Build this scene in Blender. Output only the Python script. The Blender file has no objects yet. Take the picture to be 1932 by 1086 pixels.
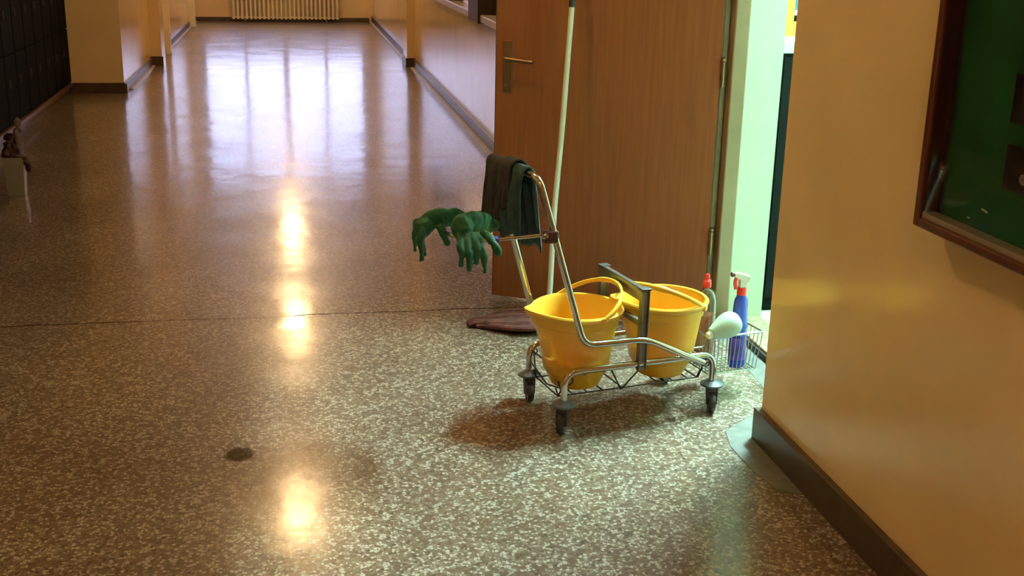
import bpy, bmesh, math, random
from mathutils import Vector, Matrix
random.seed(7)
PI = math.pi
scn = bpy.context.scene
COL = scn.collection

# ------------------------------------------------------------------ camera
CAM_H = 1.59
X_ = Vector((0.98291422, -0.03415484, 0.18086758))
Y_ = Vector((-0.18293461, -0.28996629, 0.93939048))
Z_ = Vector((0.02036077, -0.95642721, -0.29126009))
cd = bpy.data.cameras.new('camera')
cam = bpy.data.objects.new('camera', cd); COL.objects.link(cam)
m = Matrix.Identity(4)
for i, r in enumerate((X_, Y_, Z_)):
    m[i][0] = r[0]; m[i][1] = -r[1]; m[i][2] = -r[2]
m.translation = (0, 0, CAM_H)
cam.matrix_world = m
cd.sensor_fit = 'HORIZONTAL'; cd.sensor_width = 36.0
cd.lens = 2202.96 / 1932 * 36.0
cd.clip_start = 0.05; cd.clip_end = 200
scn.camera = cam

# ------------------------------------------------------------------ view, sky, light levels
scn.view_settings.view_transform = 'Standard'
scn.view_settings.look = 'None'
scn.view_settings.gamma = 1.0
scn.view_settings.use_curve_mapping = False
scn.view_settings.exposure = 0.0
GLOBE = 80.0            # warm ceiling globes
TUBE = 2200.0             # cool tubes in the side room
TUBE2 = 40.0
w = bpy.data.worlds.new('evening_sky'); scn.world = w; w.use_nodes = True
nt = w.node_tree; nt.nodes.clear()
wo = nt.nodes.new('ShaderNodeOutputWorld'); bg = nt.nodes.new('ShaderNodeBackground')
tc = nt.nodes.new('ShaderNodeTexCoord'); sx = nt.nodes.new('ShaderNodeSeparateXYZ')
cr = nt.nodes.new('ShaderNodeValToRGB')
cr.color_ramp.elements[0].position = 0.0; cr.color_ramp.elements[0].color = (0.62, 0.60, 0.86, 1)
cr.color_ramp.elements[1].position = 0.6; cr.color_ramp.elements[1].color = (0.42, 0.50, 0.95, 1)
nt.links.new(tc.outputs['Generated'], sx.inputs[0]); nt.links.new(sx.outputs['Z'], cr.inputs[0])
nt.links.new(cr.outputs[0], bg.inputs[0]); bg.inputs[1].default_value = 4.8
nt.links.new(bg.outputs[0], wo.inputs[0])

# ------------------------------------------------------------------ materials
def mat(name, col, rough=0.5, metal=0.0, noise=0.0, nscale=8.0, bump=0.0, bscale=40.0, coat=0.0,
        trans=0.0, emis=None, estr=0.0, spec=0.5, stretch=None, alpha=1.0, coat_rough=0.1):
    mt = bpy.data.materials.new(name); mt.use_nodes = True
    n = mt.node_tree.nodes; l = mt.node_tree.links
    b = n['Principled BSDF']
    b.inputs['Base Color'].default_value = (*col, 1)
    b.inputs['Roughness'].default_value = rough
    b.inputs['Metallic'].default_value = metal
    b.inputs['Specular IOR Level'].default_value = spec
    b.inputs['Coat Weight'].default_value = coat
    b.inputs['Coat Roughness'].default_value = coat_rough
    b.inputs['Transmission Weight'].default_value = trans
    b.inputs['Alpha'].default_value = alpha
    if emis:
        b.inputs['Emission Color'].default_value = (*emis, 1)
        b.inputs['Emission Strength'].default_value = estr
    t = n.new('ShaderNodeTexCoord'); mp = n.new('ShaderNodeMapping')
    l.new(t.outputs['Object'], mp.inputs[0])
    if stretch: mp.inputs['Scale'].default_value = stretch
    if noise > 0:
        nz = n.new('ShaderNodeTexNoise'); nz.inputs['Scale'].default_value = nscale
        nz.inputs['Detail'].default_value = 5
        l.new(mp.outputs[0], nz.inputs['Vector'])
        r = n.new('ShaderNodeValToRGB')
        r.color_ramp.elements[0].position = 0.3; r.color_ramp.elements[1].position = 0.72
        r.color_ramp.elements[0].color = (*[c * (1 - noise) for c in col], 1)
        r.color_ramp.elements[1].color = (*[min(1, c * (1 + noise)) for c in col], 1)
        l.new(nz.outputs[0], r.inputs[0]); l.new(r.outputs[0], b.inputs['Base Color'])
    if bump > 0:
        nb = n.new('ShaderNodeTexNoise'); nb.inputs['Scale'].default_value = bscale
        nb.inputs['Detail'].default_value = 3
        l.new(mp.outputs[0], nb.inputs['Vector'])
        bp = n.new('ShaderNodeBump'); bp.inputs['Strength'].default_value = bump
        bp.inputs['Distance'].default_value = 0.002
        l.new(nb.outputs[0], bp.inputs['Height']); l.new(bp.outputs[0], b.inputs['Normal'])
    return mt

def terrazzo():
    mt = bpy.data.materials.new('terrazzo'); mt.use_nodes = True
    n = mt.node_tree.nodes; l = mt.node_tree.links
    b = n['Principled BSDF']
    t = n.new('ShaderNodeTexCoord'); P = t.outputs['Object']
    def N(k, **kw):
        o = n.new('ShaderNode' + k)
        for a, v in kw.items(): setattr(o, a, v)
        return o
    def math_(op, a, bb=None, clamp=False):
        o = N('Math', operation=op); o.use_clamp = clamp
        for i, v in enumerate((a, bb)):
            if v is None: continue
            if isinstance(v, (int, float)): o.inputs[i].default_value = v
            else: l.new(v, o.inputs[i])
        return o.outputs[0]
    def mix(f, a, bb):
        o = N('MixRGB')
        if isinstance(f, (int, float)): o.inputs[0].default_value = f
        else: l.new(f, o.inputs[0])
        for i, v in ((1, a), (2, bb)):
            if isinstance(v, tuple): o.inputs[i].default_value = (*v, 1)
            else: l.new(v, o.inputs[i])
        return o.outputs[0]
    # warp
    wn = N('TexNoise'); wn.inputs['Scale'].default_value = 55; wn.inputs['Detail'].default_value = 2
    l.new(P, wn.inputs['Vector'])
    vm = N('VectorMath', operation='SCALE'); vm.inputs['Scale'].default_value = 0.012
    l.new(wn.outputs['Color'], vm.inputs[0])
    va = N('VectorMath', operation='ADD'); l.new(P, va.inputs[0]); l.new(vm.outputs[0], va.inputs[1])
    v1 = N('TexVoronoi', voronoi_dimensions='3D'); v1.inputs['Scale'].default_value = 100; l.new(va.outputs[0], v1.inputs['Vector'])
    v2 = N('TexVoronoi', feature='DISTANCE_TO_EDGE'); v2.inputs['Scale'].default_value = 100; l.new(va.outputs[0], v2.inputs['Vector'])
    sp = N('SeparateColor'); l.new(v1.outputs['Color'], sp.inputs[0])
    r = N('ValToRGB'); r.color_ramp.interpolation = 'CONSTANT'
    e = r.color_ramp.elements
    e[0].position = 0; e[0].color = (0.22, 0.15, 0.10, 1)
    e[1].position = 0.22; e[1].color = (0.30, 0.235, 0.165, 1)
    for p, c in ((0.42, (0.47, 0.41, 0.32, 1)), (0.6, (0.78, 0.76, 0.67, 1)), (0.86, (0.38, 0.28, 0.20, 1)), (0.95, (0.12, 0.09, 0.07, 1))):
        x = e.new(p); x.color = c
    l.new(sp.outputs[0], r.inputs[0])
    edge = math_('LESS_THAN', v2.outputs['Distance'], 0.09)
    c = mix(math_('MULTIPLY', edge, 0.85), r.outputs[0], (0.23, 0.165, 0.11))
    # broad dirt
    dn = N('TexNoise'); dn.inputs['Scale'].default_value = 1.3; dn.inputs['Detail'].default_value = 6; l.new(P, dn.inputs['Vector'])
    dr = N('ValToRGB'); dr.color_ramp.elements[0].position = 0.35; dr.color_ramp.elements[1].position = 0.7
    dr.color_ramp.elements[0].color = (0.40, 0.36, 0.335, 1); dr.color_ramp.elements[1].color = (0.60, 0.57, 0.55, 1)
    l.new(dn.outputs[0], dr.inputs[0])
    mm = N('MixRGB', blend_type='MULTIPLY'); mm.inputs[0].default_value = 1; l.new(c, mm.inputs[1]); l.new(dr.outputs[0], mm.inputs[2])
    c = mm.outputs[0]
    s = N('SeparateXYZ'); l.new(P, s.inputs[0])
    # round brown stain
    dx = math_('MULTIPLY', math_('SUBTRACT', s.outputs['X'], -0.197), 1.15)
    dy = math_('SUBTRACT', s.outputs['Y'], 3.46)
    dd = math_('SQRT', math_('ADD', math_('MULTIPLY', dx, dx), math_('MULTIPLY', dy, dy)))
    dd = math_('ADD', dd, math_('MULTIPLY', math_('SUBTRACT', wn.outputs[0], 0.5), 0.03))
    st = math_('MULTIPLY', math_('SUBTRACT', 0.062, dd), 60, True)
    c = mix(math_('MULTIPLY', st, 0.8), c, (0.06, 0.04, 0.022))
    # crack across the corridor
    cn = N('TexNoise', noise_dimensions='1D'); cn.inputs['Scale'].default_value = 2.2; cn.inputs['Detail'].default_value = 6
    l.new(s.outputs['X'], cn.inputs['W'])
    cy = math_('ADD', 4.838, math_('MULTIPLY', math_('SUBTRACT', cn.outputs[0], 0.5), 0.06))
    cdist = math_('ABSOLUTE', math_('SUBTRACT', s.outputs['Y'], cy))
    cw = math_('ADD', -0.006, math_('MULTIPLY', math_('ADD', cn.outputs[0], wn.outputs[0]), 0.011))
    ck = math_('LESS_THAN', cdist, cw)
    ck = math_('MULTIPLY', ck, math_('LESS_THAN', s.outputs['X'], 0.98))
    c = mix(math_('MULTIPLY', ck, 0.85), c, (0.03, 0.02, 0.012))
    l.new(c, b.inputs['Base Color'])
    # gloss: worn, streaky wax
    rn = N('TexNoise'); rn.inputs['Scale'].default_value = 3.0; rn.inputs['Detail'].default_value = 8; l.new(P, rn.inputs['Vector'])
    rr = N('MapRange'); rr.inputs[1].default_value = 0.35; rr.inputs[2].default_value = 0.7
    rr.inputs[3].default_value = 0.10; rr.inputs[4].default_value = 0.18
    l.new(rn.outputs[0], rr.inputs[0])
    ro = math_('ADD', rr.outputs[0], math_('MULTIPLY', ck, 0.4), True)
    l.new(ro, b.inputs['Coat Roughness']); l.new(math_('MULTIPLY', 0.72, math_('SUBTRACT', 1.0, math_('MAXIMUM', ck, math_('MULTIPLY', st, 0.75)))), b.inputs['Coat Weight']); b.inputs['Coat IOR'].default_value = 1.5
    b.inputs['Roughness'].default_value = 0.33
    l.new(math_('MULTIPLY', 0.16, math_('SUBTRACT', 1.0, math_('MAXIMUM', ck, st))), b.inputs['Specular IOR Level'])
    b.inputs['IOR'].default_value = 1.5
    # undulation
    mp = N('Mapping'); mp.inputs['Scale'].default_value = (1, 0.8, 1); l.new(P, mp.inputs[0])
    u1 = N('TexNoise'); u1.inputs['Scale'].default_value = 2.5; u1.inputs['Detail'].default_value = 2; l.new(mp.outputs[0], u1.inputs['Vector'])
    u2 = N('TexNoise'); u2.inputs['Scale'].default_value = 14; u2.inputs['Detail'].default_value = 3; l.new(mp.outputs[0], u2.inputs['Vector'])
    b1 = N('Bump'); b1.inputs['Strength'].default_value = 1; b1.inputs['Distance'].default_value = 0.003; l.new(u1.outputs[0], b1.inputs['Height'])
    b2 = N('Bump'); b2.inputs['Strength'].default_value = 1; b2.inputs['Distance'].default_value = 0.0005; l.new(u2.outputs[0], b2.inputs['Height'])
    l.new(b1.outputs[0], b2.inputs['Normal'])
    b3 = N('Bump'); b3.inputs['Strength'].default_value = 1; b3.inputs['Distance'].default_value = 0.00012
    l.new(v2.outputs['Distance'], b3.inputs['Height']); l.new(b2.outputs[0], b3.inputs['Normal'])
    l.new(b3.outputs[0], b.inputs['Normal']); l.new(b2.outputs[0], b.inputs['Coat Normal'])
    return mt

def woodmat(name, c1, c2, rough=0.35):
    mt = bpy.data.materials.new(name); mt.use_nodes = True
    n = mt.node_tree.nodes; l = mt.node_tree.links; b = n['Principled BSDF']
    t = n.new('ShaderNodeTexCoord'); mp = n.new('ShaderNodeMapping'); mp.inputs['Scale'].default_value = (14, 14, 0.7)
    nz = n.new('ShaderNodeTexNoise'); nz.inputs['Scale'].default_value = 4; nz.inputs['Detail'].default_value = 8
    nz.inputs['Distortion'].default_value = 0.4
    r = n.new('ShaderNodeValToRGB'); r.color_ramp.elements[0].position = 0.3; r.color_ramp.elements[1].position = 0.72
    r.color_ramp.elements[0].color = (*c1, 1); r.color_ramp.elements[1].color = (*c2, 1)
    l.new(t.outputs['Object'], mp.inputs[0]); l.new(mp.outputs[0], nz.inputs['Vector'])
    l.new(nz.outputs[0], r.inputs[0]); l.new(r.outputs[0], b.inputs['Base Color'])
    b.inputs['Roughness'].default_value = rough
    return mt

M = {}
M['floor'] = terrazzo()
M['wall'] = mat('ochre_oil_paint', (0.82, 0.63, 0.34), 0.14, noise=0.06, nscale=3, bump=0.12, bscale=160, spec=0.5)
M['ceiling'] = mat('ceiling_paint', (0.80, 0.74, 0.60), 0.7, noise=0.04)
M['base'] = mat('dark_skirting', (0.060, 0.036, 0.022), 0.35, noise=0.3, nscale=12)
M['cove'] = mat('pale_cove_edge', (0.55, 0.50, 0.42), 0.35, noise=0.2, nscale=20)
M['mint'] = mat('mint_wall_paint', (0.74, 0.84, 0.70), 0.5, noise=0.03, bump=0.1, bscale=80)
M['roomfloor'] = mat('pale_green_vinyl', (0.62, 0.72, 0.55), 0.4, noise=0.1, nscale=10)
M['sill'] = mat('brown_stone_sill', (0.30, 0.25, 0.16), 0.35, noise=0.35, nscale=30)
M['cement'] = mat('grey_cement', (0.14, 0.145, 0.13), 0.4, noise=0.25, nscale=25, bump=0.4, bscale=120)
M['dark'] = mat('black_strip', (0.03, 0.022, 0.015), 0.5, noise=0.2)
M['door'] = woodmat('door_veneer', (0.19, 0.056, 0.019), (0.25, 0.080, 0.028), 0.38)
M['dooredge'] = mat('door_edge_band', (0.12, 0.055, 0.02), 0.5, noise=0.15)
M['frame'] = mat('olive_steel_frame', (0.22, 0.14, 0.07), 0.35, noise=0.08)
M['framedark'] = mat('rebate_paint', (0.17, 0.13, 0.06), 0.4, noise=0.1)
M['brass'] = mat('old_brass', (0.26, 0.18, 0.10), 0.45, metal=1, noise=0.2)
M['bronze'] = mat('brown_plate', (0.13, 0.065, 0.03), 0.4, metal=0.3, noise=0.2)
M['chrome'] = mat('chrome_tube', (0.62, 0.60, 0.56), 0.13, metal=1, noise=0.12, nscale=14)
M['steel'] = mat('dull_steel', (0.24, 0.225, 0.215), 0.38, metal=0.9, noise=0.2, nscale=20)
M['wire'] = mat('coated_wire', (0.03, 0.035, 0.03), 0.35, metal=0.3, noise=0.2)
M['zinc'] = mat('zinc_wire', (0.55, 0.60, 0.56), 0.25, metal=1, noise=0.1)
M['yellow'] = mat('yellow_plastic', (0.86, 0.48, 0.040), 0.36, noise=0.05, nscale=5, spec=0.5, bump=0.05)
M['yellow'].node_tree.nodes['Principled BSDF'].inputs['Subsurface Weight'].default_value = 0.12
M['yellow'].node_tree.nodes['Principled BSDF'].inputs['Subsurface Radius'].default_value = (0.02, 0.012, 0.002)
M['rubber'] = mat('black_rubber', (0.035, 0.032, 0.03), 0.5, noise=0.3, nscale=30)
M['bumper'] = mat('blue_grey_rubber', (0.09, 0.11, 0.13), 0.45, noise=0.15)
M['darkplastic'] = mat('dark_red_plastic', (0.09, 0.03, 0.025), 0.4, noise=0.15)
M['blueclip'] = mat('blue_plastic', (0.05, 0.06, 0.42), 0.35, noise=0.1)
M['glove'] = mat('green_rubber', (0.008, 0.115, 0.048), 0.6, noise=0.2, nscale=20, bump=0.3, bscale=90)
M['cloth_teal'] = mat('teal_cloth', (0.034, 0.078, 0.084), 0.95, noise=0.3, nscale=30, bump=0.8, bscale=300)
M['cloth_dark'] = mat('dark_brown_cloth', (0.036, 0.038, 0.042), 0.95, noise=0.3, nscale=30, bump=0.8, bscale=300)
M['bluebottle'] = mat('blue_bottle_plastic', (0.018, 0.045, 0.42), 0.22, noise=0.12, nscale=12)
M['bluelabel'] = mat('violet_label_film', (0.09, 0.05, 0.42), 0.3, noise=0.25, nscale=18)
M['red'] = mat('red_plastic', (0.62, 0.02, 0.02), 0.3, noise=0.08)
M['white'] = mat('white_plastic', (0.82, 0.84, 0.82), 0.35, noise=0.03)
M['milky'] = mat('milky_plastic', (0.48, 0.62, 0.53), 0.4, noise=0.05, trans=0.15)
M['pink'] = mat('pink_liquid', (0.90, 0.33, 0.20), 0.1, noise=0.05, trans=0.1)
M['clear'] = mat('clear_plastic', (0.90, 0.92, 0.88), 0.06, trans=1.0, noise=0.01)
M['pole'] = mat('white_enamel_pole', (0.72, 0.80, 0.70), 0.3, noise=0.06)
M['maroon'] = mat('maroon_mop_yarn', (0.125, 0.042, 0.035), 0.9, noise=0.45, nscale=25, bump=1.0, bscale=200)
M['radiator'] = mat('cream_radiator_enamel', (0.80, 0.72, 0.52), 0.35, noise=0.05)
M['cream'] = mat('lit_jamb_tone', (0.88, 0.78, 0.56), 0.35, noise=0.04)  # paler than the wall: light falling on the jambs is put into the colour
M['navy'] = mat('navy_locker_enamel', (0.007, 0.010, 0.019), 0.8, noise=0.3, nscale=4, spec=0.04)
M['lockmetal'] = mat('locker_latch_metal', (0.035, 0.035, 0.045), 0.8, metal=0.0, spec=0.1, noise=0.2)
M['plinth'] = mat('brown_plinth', (0.13, 0.075, 0.055), 0.4, noise=0.2)
M['mahog'] = woodmat('dark_red_frame', (0.075, 0.018, 0.007), (0.12, 0.032, 0.012), 0.3)
M['felt'] = mat('green_baize', (0.008, 0.11, 0.025), 0.95, noise=0.25, nscale=6, bump=0.4, bscale=400)
M['casewood'] = mat('dark_case_side', (0.065, 0.03, 0.015), 0.5, noise=0.2)
M['ledge'] = mat('grey_case_ledge', (0.46, 0.40, 0.31), 0.5, noise=0.12)
M['photo'] = mat('dark_photo_print', (0.03, 0.018, 0.013), 0.35, noise=0.7, nscale=30)
M['photolight'] = mat('pale_photo_patch', (0.32, 0.27, 0.22), 0.5, noise=0.3, nscale=40)
M['paper'] = mat('white_paper_scrap', (0.85, 0.83, 0.74), 0.7, noise=0.03)
M['blackgreen'] = mat('black_green_laminate', (0.004, 0.006, 0.005), 0.7, noise=0.3, nscale=3, spec=0.08)
M['worktop'] = mat('white_worktop', (0.85, 0.88, 0.88), 0.3, noise=0.02)
M['yframe'] = mat('yellow_painted_frame', (0.62, 0.42, 0.05), 0.35, noise=0.06)
M['bluepane'] = mat('blue_grey_panel', (0.05, 0.12, 0.19), 0.3, noise=0.12)
M['stone'] = mat('pale_stone_sill', (0.50, 0.42, 0.35), 0.35, noise=0.12, nscale=25)
M['darkpost'] = woodmat('dark_brown_post', (0.035, 0.012, 0.008), (0.055, 0.02, 0.012), 0.6)
M['blind'] = mat('beige_blind', (0.70, 0.60, 0.45), 0.6, noise=0.12)
M['pane'] = mat('window_glass', (0.9, 0.95, 0.95), 0.02, trans=1.0, noise=0.01)
M['casepane'] = mat('case_glass', (0.95, 0.95, 0.95), 0.03, trans=1.0, noise=0.01)
M['casepane'].node_tree.nodes['Principled BSDF'].inputs['IOR'].default_value = 1.25
M['winframe'] = mat('window_frame_paint', (0.45, 0.33, 0.28), 0.4, noise=0.06)
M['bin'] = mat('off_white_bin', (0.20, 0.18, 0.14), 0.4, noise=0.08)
M['bag'] = mat('maroon_plastic_bag', (0.035, 0.009, 0.01), 0.45, noise=0.5, nscale=20)
M['tissue'] = mat('pale_pink_cloth', (0.15, 0.11, 0.12), 0.8, noise=0.25, nscale=30)
M['globe'] = mat('lit_globe_glass', (1, 0.9, 0.7), 0.4, emis=(1.0, 0.645, 0.31), estr=GLOBE)
M['tube'] = mat('lit_fluorescent_tube', (1, 1, 1), 0.4, emis=(0.60, 1.0, 0.95), estr=TUBE)
M['tube2'] = mat('lit_fluorescent_tube_dim', (1, 1, 1), 0.4, emis=(0.60, 1.0, 0.95), estr=TUBE2)
M['blacksteel'] = mat('black_grip', (0.02, 0.02, 0.02), 0.5, noise=0.2)

# ------------------------------------------------------------------ mesh helpers
def bx(bm, x0, x1, y0, y1, z0, z1):
    vs = [bm.verts.new((x, y, z)) for x in (x0, x1) for y in (y0, y1) for z in (z0, z1)]
    for f in ((0, 1, 3, 2), (4, 6, 7, 5), (0, 4, 5, 1), (2, 3, 7, 6), (0, 2, 6, 4), (1, 5, 7, 3)):
        bm.faces.new([vs[i] for i in f])
def obox(bm, c, ax, ay, az, hx, hy, hz):
    c, ax, ay, az = Vector(c), Vector(ax), Vector(ay), Vector(az)
    vs = [bm.verts.new(c + ax * hx * i + ay * hy * j + az * hz * k) for i in (-1, 1) for j in (-1, 1) for k in (-1, 1)]
    for f in ((0, 1, 3, 2), (4, 6, 7, 5), (0, 4, 5, 1), (2, 3, 7, 6), (0, 2, 6, 4), (1, 5, 7, 3)):
        bm.faces.new([vs[i] for i in f])
def fillet(pts, r, seg=6):
    pts = [Vector(p) for p in pts]; out = [pts[0]]
    for i in range(1, len(pts) - 1):
        a, b, c = pts[i - 1], pts[i], pts[i + 1]
        d1 = (a - b); d2 = (c - b); l1, l2 = d1.length, d2.length
        rr = min(r, l1 * 0.49, l2 * 0.49)
        p, q = b + d1 / l1 * rr, b + d2 / l2 * rr
        for k in range(seg + 1):
            t = k / seg
            out.append(p * (1 - t) ** 2 + b * 2 * t * (1 - t) + q * t * t)
    out.append(pts[-1]); return out
def sweep(bm, pts, r, n=10, closed=False, flat=None, cap=True):
    """tube along pts; r float or list; flat=(a,b) gives elliptical section with b along world-ish up"""
    pts = [Vector(p) for p in pts]; N_ = len(pts); rings = []
    T = []
    for i in range(N_):
        if closed: t = pts[(i + 1) % N_] - pts[i - 1]
        else: t = pts[min(i + 1, N_ - 1)] - pts[max(i - 1, 0)]
        T.append(t.normalized() if t.length > 1e-9 else Vector((0, 0, 1)))
    u = T[0].orthogonal().normalized() if flat is None else Vector(flat[2]).cross(T[0]).normalized()
    for i in range(N_):
        u = (u - T[i] * u.dot(T[i])).normalized()
        v = T[i].cross(u)
        rr = r[i] if isinstance(r, (list, tuple)) else r
        a, b = (rr, rr) if flat is None else (rr * flat[0], rr * flat[1])
        rings.append([bm.verts.new(pts[i] + u * math.cos(2 * PI * k / n) * a + v * math.sin(2 * PI * k / n) * b) for k in range(n)])
    cnt = N_ if closed else N_ - 1
    for i in range(cnt):
        A, B = rings[i], rings[(i + 1) % N_]
        for k in range(n): bm.faces.new((A[k], A[(k + 1) % n], B[(k + 1) % n], B[k]))
    if cap and not closed:
        bm.faces.new(rings[0][::-1]); bm.faces.new(rings[-1])
def lathe(bm, prof, n=28, sx=1.0, sy=1.0, mtx=None):
    rings = []
    for r, z in prof:
        if r < 1e-6: rings.append([bm.verts.new((0, 0, z))])
        else: rings.append([bm.verts.new((r * sx * math.cos(2 * PI * k / n), r * sy * math.sin(2 * PI * k / n), z)) for k in range(n)])
    for A, B in zip(rings[:-1], rings[1:]):
        for k in range(n):
            a = A[k % len(A)]; b = A[(k + 1) % n % len(A)]; c = B[(k + 1) % n % len(B)]; d = B[k % len(B)]
            fs = []
            for q in (a, b, c, d):
                if q not in fs: fs.append(q)
            if len(fs) > 2: bm.faces.new(fs)
    if mtx is not None:
        for ring in rings:
            for v in ring: v.co = mtx @ v.co
def obj(name, bm, m_, parent=None, smooth=False, kind=None, bevel=0, label=None, loc=None):
    bmesh.ops.recalc_face_normals(bm, faces=bm.faces)
    me = bpy.data.meshes.new(name); bm.to_mesh(me); bm.free()
    if smooth:
        for p in me.polygons: p.use_smooth = True
        try: me.set_sharp_from_angle(angle=math.radians(42))
        except Exception: pass
    me.materials.append(M[m_] if isinstance(m_, str) else m_)
    o = bpy.data.objects.new(name, me); COL.objects.link(o)
    if parent: o.parent = parent
    if loc: o.location = loc
    if kind: o['kind'] = kind
    if label: o['label'] = label
    if bevel:
        b = o.modifiers.new('bevel', 'BEVEL'); b.width = bevel; b.segments = 2; b.limit_method = 'ANGLE'
    return o
def B(): return bmesh.new()
def struct(name, boxes, m_, parent=None, bevel=0, label=None):
    bm = B()
    for q in boxes: bx(bm, *q)
    return obj(name, bm, m_, parent, kind=None if parent else 'structure', bevel=bevel, label=label)
def tag(o, label, cat, group=None):
    o['label'] = label; o['category'] = cat
    if group: o['group'] = group
    return o
def thing(name, label, cat, loc=(0, 0, 0), rotz=0, group=None):
    o = bpy.data.objects.new(name, None); COL.objects.link(o)
    o.location = loc; o.rotation_euler = (0, 0, rotz); o.empty_display_size = 0.1
    return tag(o, label, cat, group)

# ------------------------------------------------------------------ room shell
H = 3.35
floor = struct('floor', [(-2.9, 1.80, -4.2, 21.9, -0.12, 0.0)], 'floor')
struct('ceiling', [(-3.1, 2.3, -4.2, 21.9, H, H + 0.1)], 'ceiling')
# right wall: near block, far block, lintel over the doorway, wall around the side room
struct('wall_right', [(1.49, 1.95, -4.2, 3.345, -0.1, H), (1.49, 1.95, 3.345, 4.75, 2.14, H),
                      (1.80, 1.95, 4.60, 4.75, -0.1, 2.14),
                      (1.50, 1.95, 4.75, 8.0, -0.1, H),
                      (1.50, 1.95, 8.0, 12.6, -0.1, 0.925), (1.50, 1.95, 8.0, 12.6, 2.2, H),
                      (1.72, 1.95, 8.0, 12.6, 0.925, 2.2),
                      (1.50, 1.95, 12.6, 21.9, -0.1, H), (1.40, 1.51, 14.30, 14.75, -0.1, H)], 'wall')
struct('wall_left', [(-3.0, -2.62, -4.2, 12.05, -0.1, H), (-3.0, -1.60, 12.05, 21.9, -0.1, H),
                     (-1.61, -1.47, 14.45, 14.85, -0.1, H)], 'wall')
struct('wall_back', [(-3.0, 1.95, -4.3, -4.2, -0.1, H)], 'wall')
# far wall with a wide window opening above the radiator
WZ0, WZ1 = 0.62, 2.85
struct('wall_far', [(-1.7, 1.6, 21.5, 21.8, -0.1, WZ0), (-1.7, 1.6, 21.5, 21.8, WZ1, H),
                    (-1.7, -1.5, 21.5, 21.8, WZ0, WZ1), (1.36, 1.6, 21.5, 21.8, WZ0, WZ1)], 'wall')
wf = struct('window_1', [(-1.5, 1.36, 21.60, 21.66, WZ0, WZ0 + 0.06), (-1.5, 1.36, 21.60, 21.66, WZ1 - 0.06, WZ1),
                         (-1.5, -1.44, 21.60, 21.66, WZ0, WZ1), (1.30, 1.36, 21.60, 21.66, WZ0, WZ1)], 'winframe')
for x, hw in ((-0.75, 0.028), (-0.05, 0.05), (0.66, 0.028)):
    struct('mullion', [(x - hw, x + hw, 21.60, 21.66, WZ0 + 0.06, WZ1 - 0.06)], 'winframe', wf)
for a, b_ in ((-1.44, -0.778), (-0.722, -0.10), (0.0, 0.632), (0.688, 1.30)):
    struct('pane', [(a, b_, 21.627, 21.633, WZ0 + 0.06, WZ1 - 0.06)], 'pane', wf)
struct('window_sill', [(-1.52, 1.38, 21.43, 21.62, WZ0 - 0.03, WZ0)], 'stone', wf)

# skirtings
bh = 0.10
struct('baseboard_right', [(1.465, 1.49, -4.2, 3.355, 0, bh + 0.01), (1.49, 1.75, 3.345, 3.357, 0, bh + 0.01)], 'base', bevel=0.003)
struct('baseboard_right_corridor', [(1.468, 1.50, 5.0, 14.29, 0, bh), (1.468, 1.50, 14.76, 21.48, 0, bh), (1.385, 1.50, 14.285, 14.30, 0, 0.11),
                           (1.385, 1.40, 14.30, 14.76, 0, 0.11)], 'base', bevel=0.003)
struct('trim_1', [(1.435, 1.468, 5.05, 14.2, 0, 0.012), (1.435, 1.468, 14.8, 21.45, 0, 0.012)], 'cove')
struct('baseboard_left', [(-1.60, -1.575, 12.05, 14.44, 0, 0.09), (-1.60, -1.575, 14.86, 21.48, 0, 0.09),
                          (-1.61, -1.455, 14.435, 14.45, 0, 0.11), (-2.60, -1.59, 12.03, 12.05, 0, 0.10),
                          (-2.62, -2.60, -4.2, 4.95, 0, 0.1)], 'base', bevel=0.003)
struct('trim_2', [(-1.575, -1.545, 12.3, 14.4, 0, 0.012), (-1.575, -1.545, 14.9, 21.4, 0, 0.012)], 'cove')
struct('baseboard_far', [(-1.57, 1.43, 21.47, 21.50, 0, 0.07)], 'base', bevel=0.003)
# jambs of two doorways in the left wall, light on them painted in
for k, (y, wd) in enumerate(((15.75, 0.115), (20.15, 0.11))):
    j = struct('trim_%d' % (k + 3), [(-1.60, -1.60 + wd, y, y + 0.10, 0, 2.3)], 'cream', bevel=0.004)
    struct('foot_block', [(-1.60, -1.60 + wd + 0.006, y - 0.006, y + 0.106, 0, 0.05)], 'white', j, label='white foot block of the jamb')
struct('door_2', [(-1.60, -1.575, 15.86, 16.75, 0.0, 2.1)], 'wall', bevel=0.002, label=None)
# corridor windows in the right wall (stone sill, dark posts, blinds behind glass)
w2 = struct('window_2', [(1.50, 1.72, 8.0, 8.06, 0.98, 2.2), (1.50, 1.72, 12.54, 12.6, 0.98, 2.2), (1.50, 1.72, 8.06, 12.54, 2.14, 2.2)], 'darkpost')
struct('window_sill', [(1.445, 1.72, 7.6, 12.6, 0.925, 0.98)], 'stone', w2, bevel=0.006)
for y0, y1 in ((9.02, 9.52), (10.95, 11.15)):
    struct('window_post', [(1.425 if y0 < 10 else 1.47, 1.60, y0, y1, 0.915 if y0 < 10 else 0.98, 2.14)], 'darkpost', w2, bevel=0.004)
for y0, y1 in ((8.06, 9.02), (9.52, 10.95), (11.15, 12.54)):
    struct('pane', [(1.535, 1.541, y0, y1, 0.985, 2.14)], 'pane', w2)
    n_ = int((y1 - y0) / 0.127)
    for i in range(n_):
        yy = y0 + (i + 0.5) * (y1 - y0) / n_
        bm = B(); obox(bm, (1.62, yy, 1.56), (0.35, 0.94, 0), (0.94, -0.35, 0), (0, 0, 1), 0.052, 0.003, 0.55)
        obj('blind_slat', bm, 'blind', w2)

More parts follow.
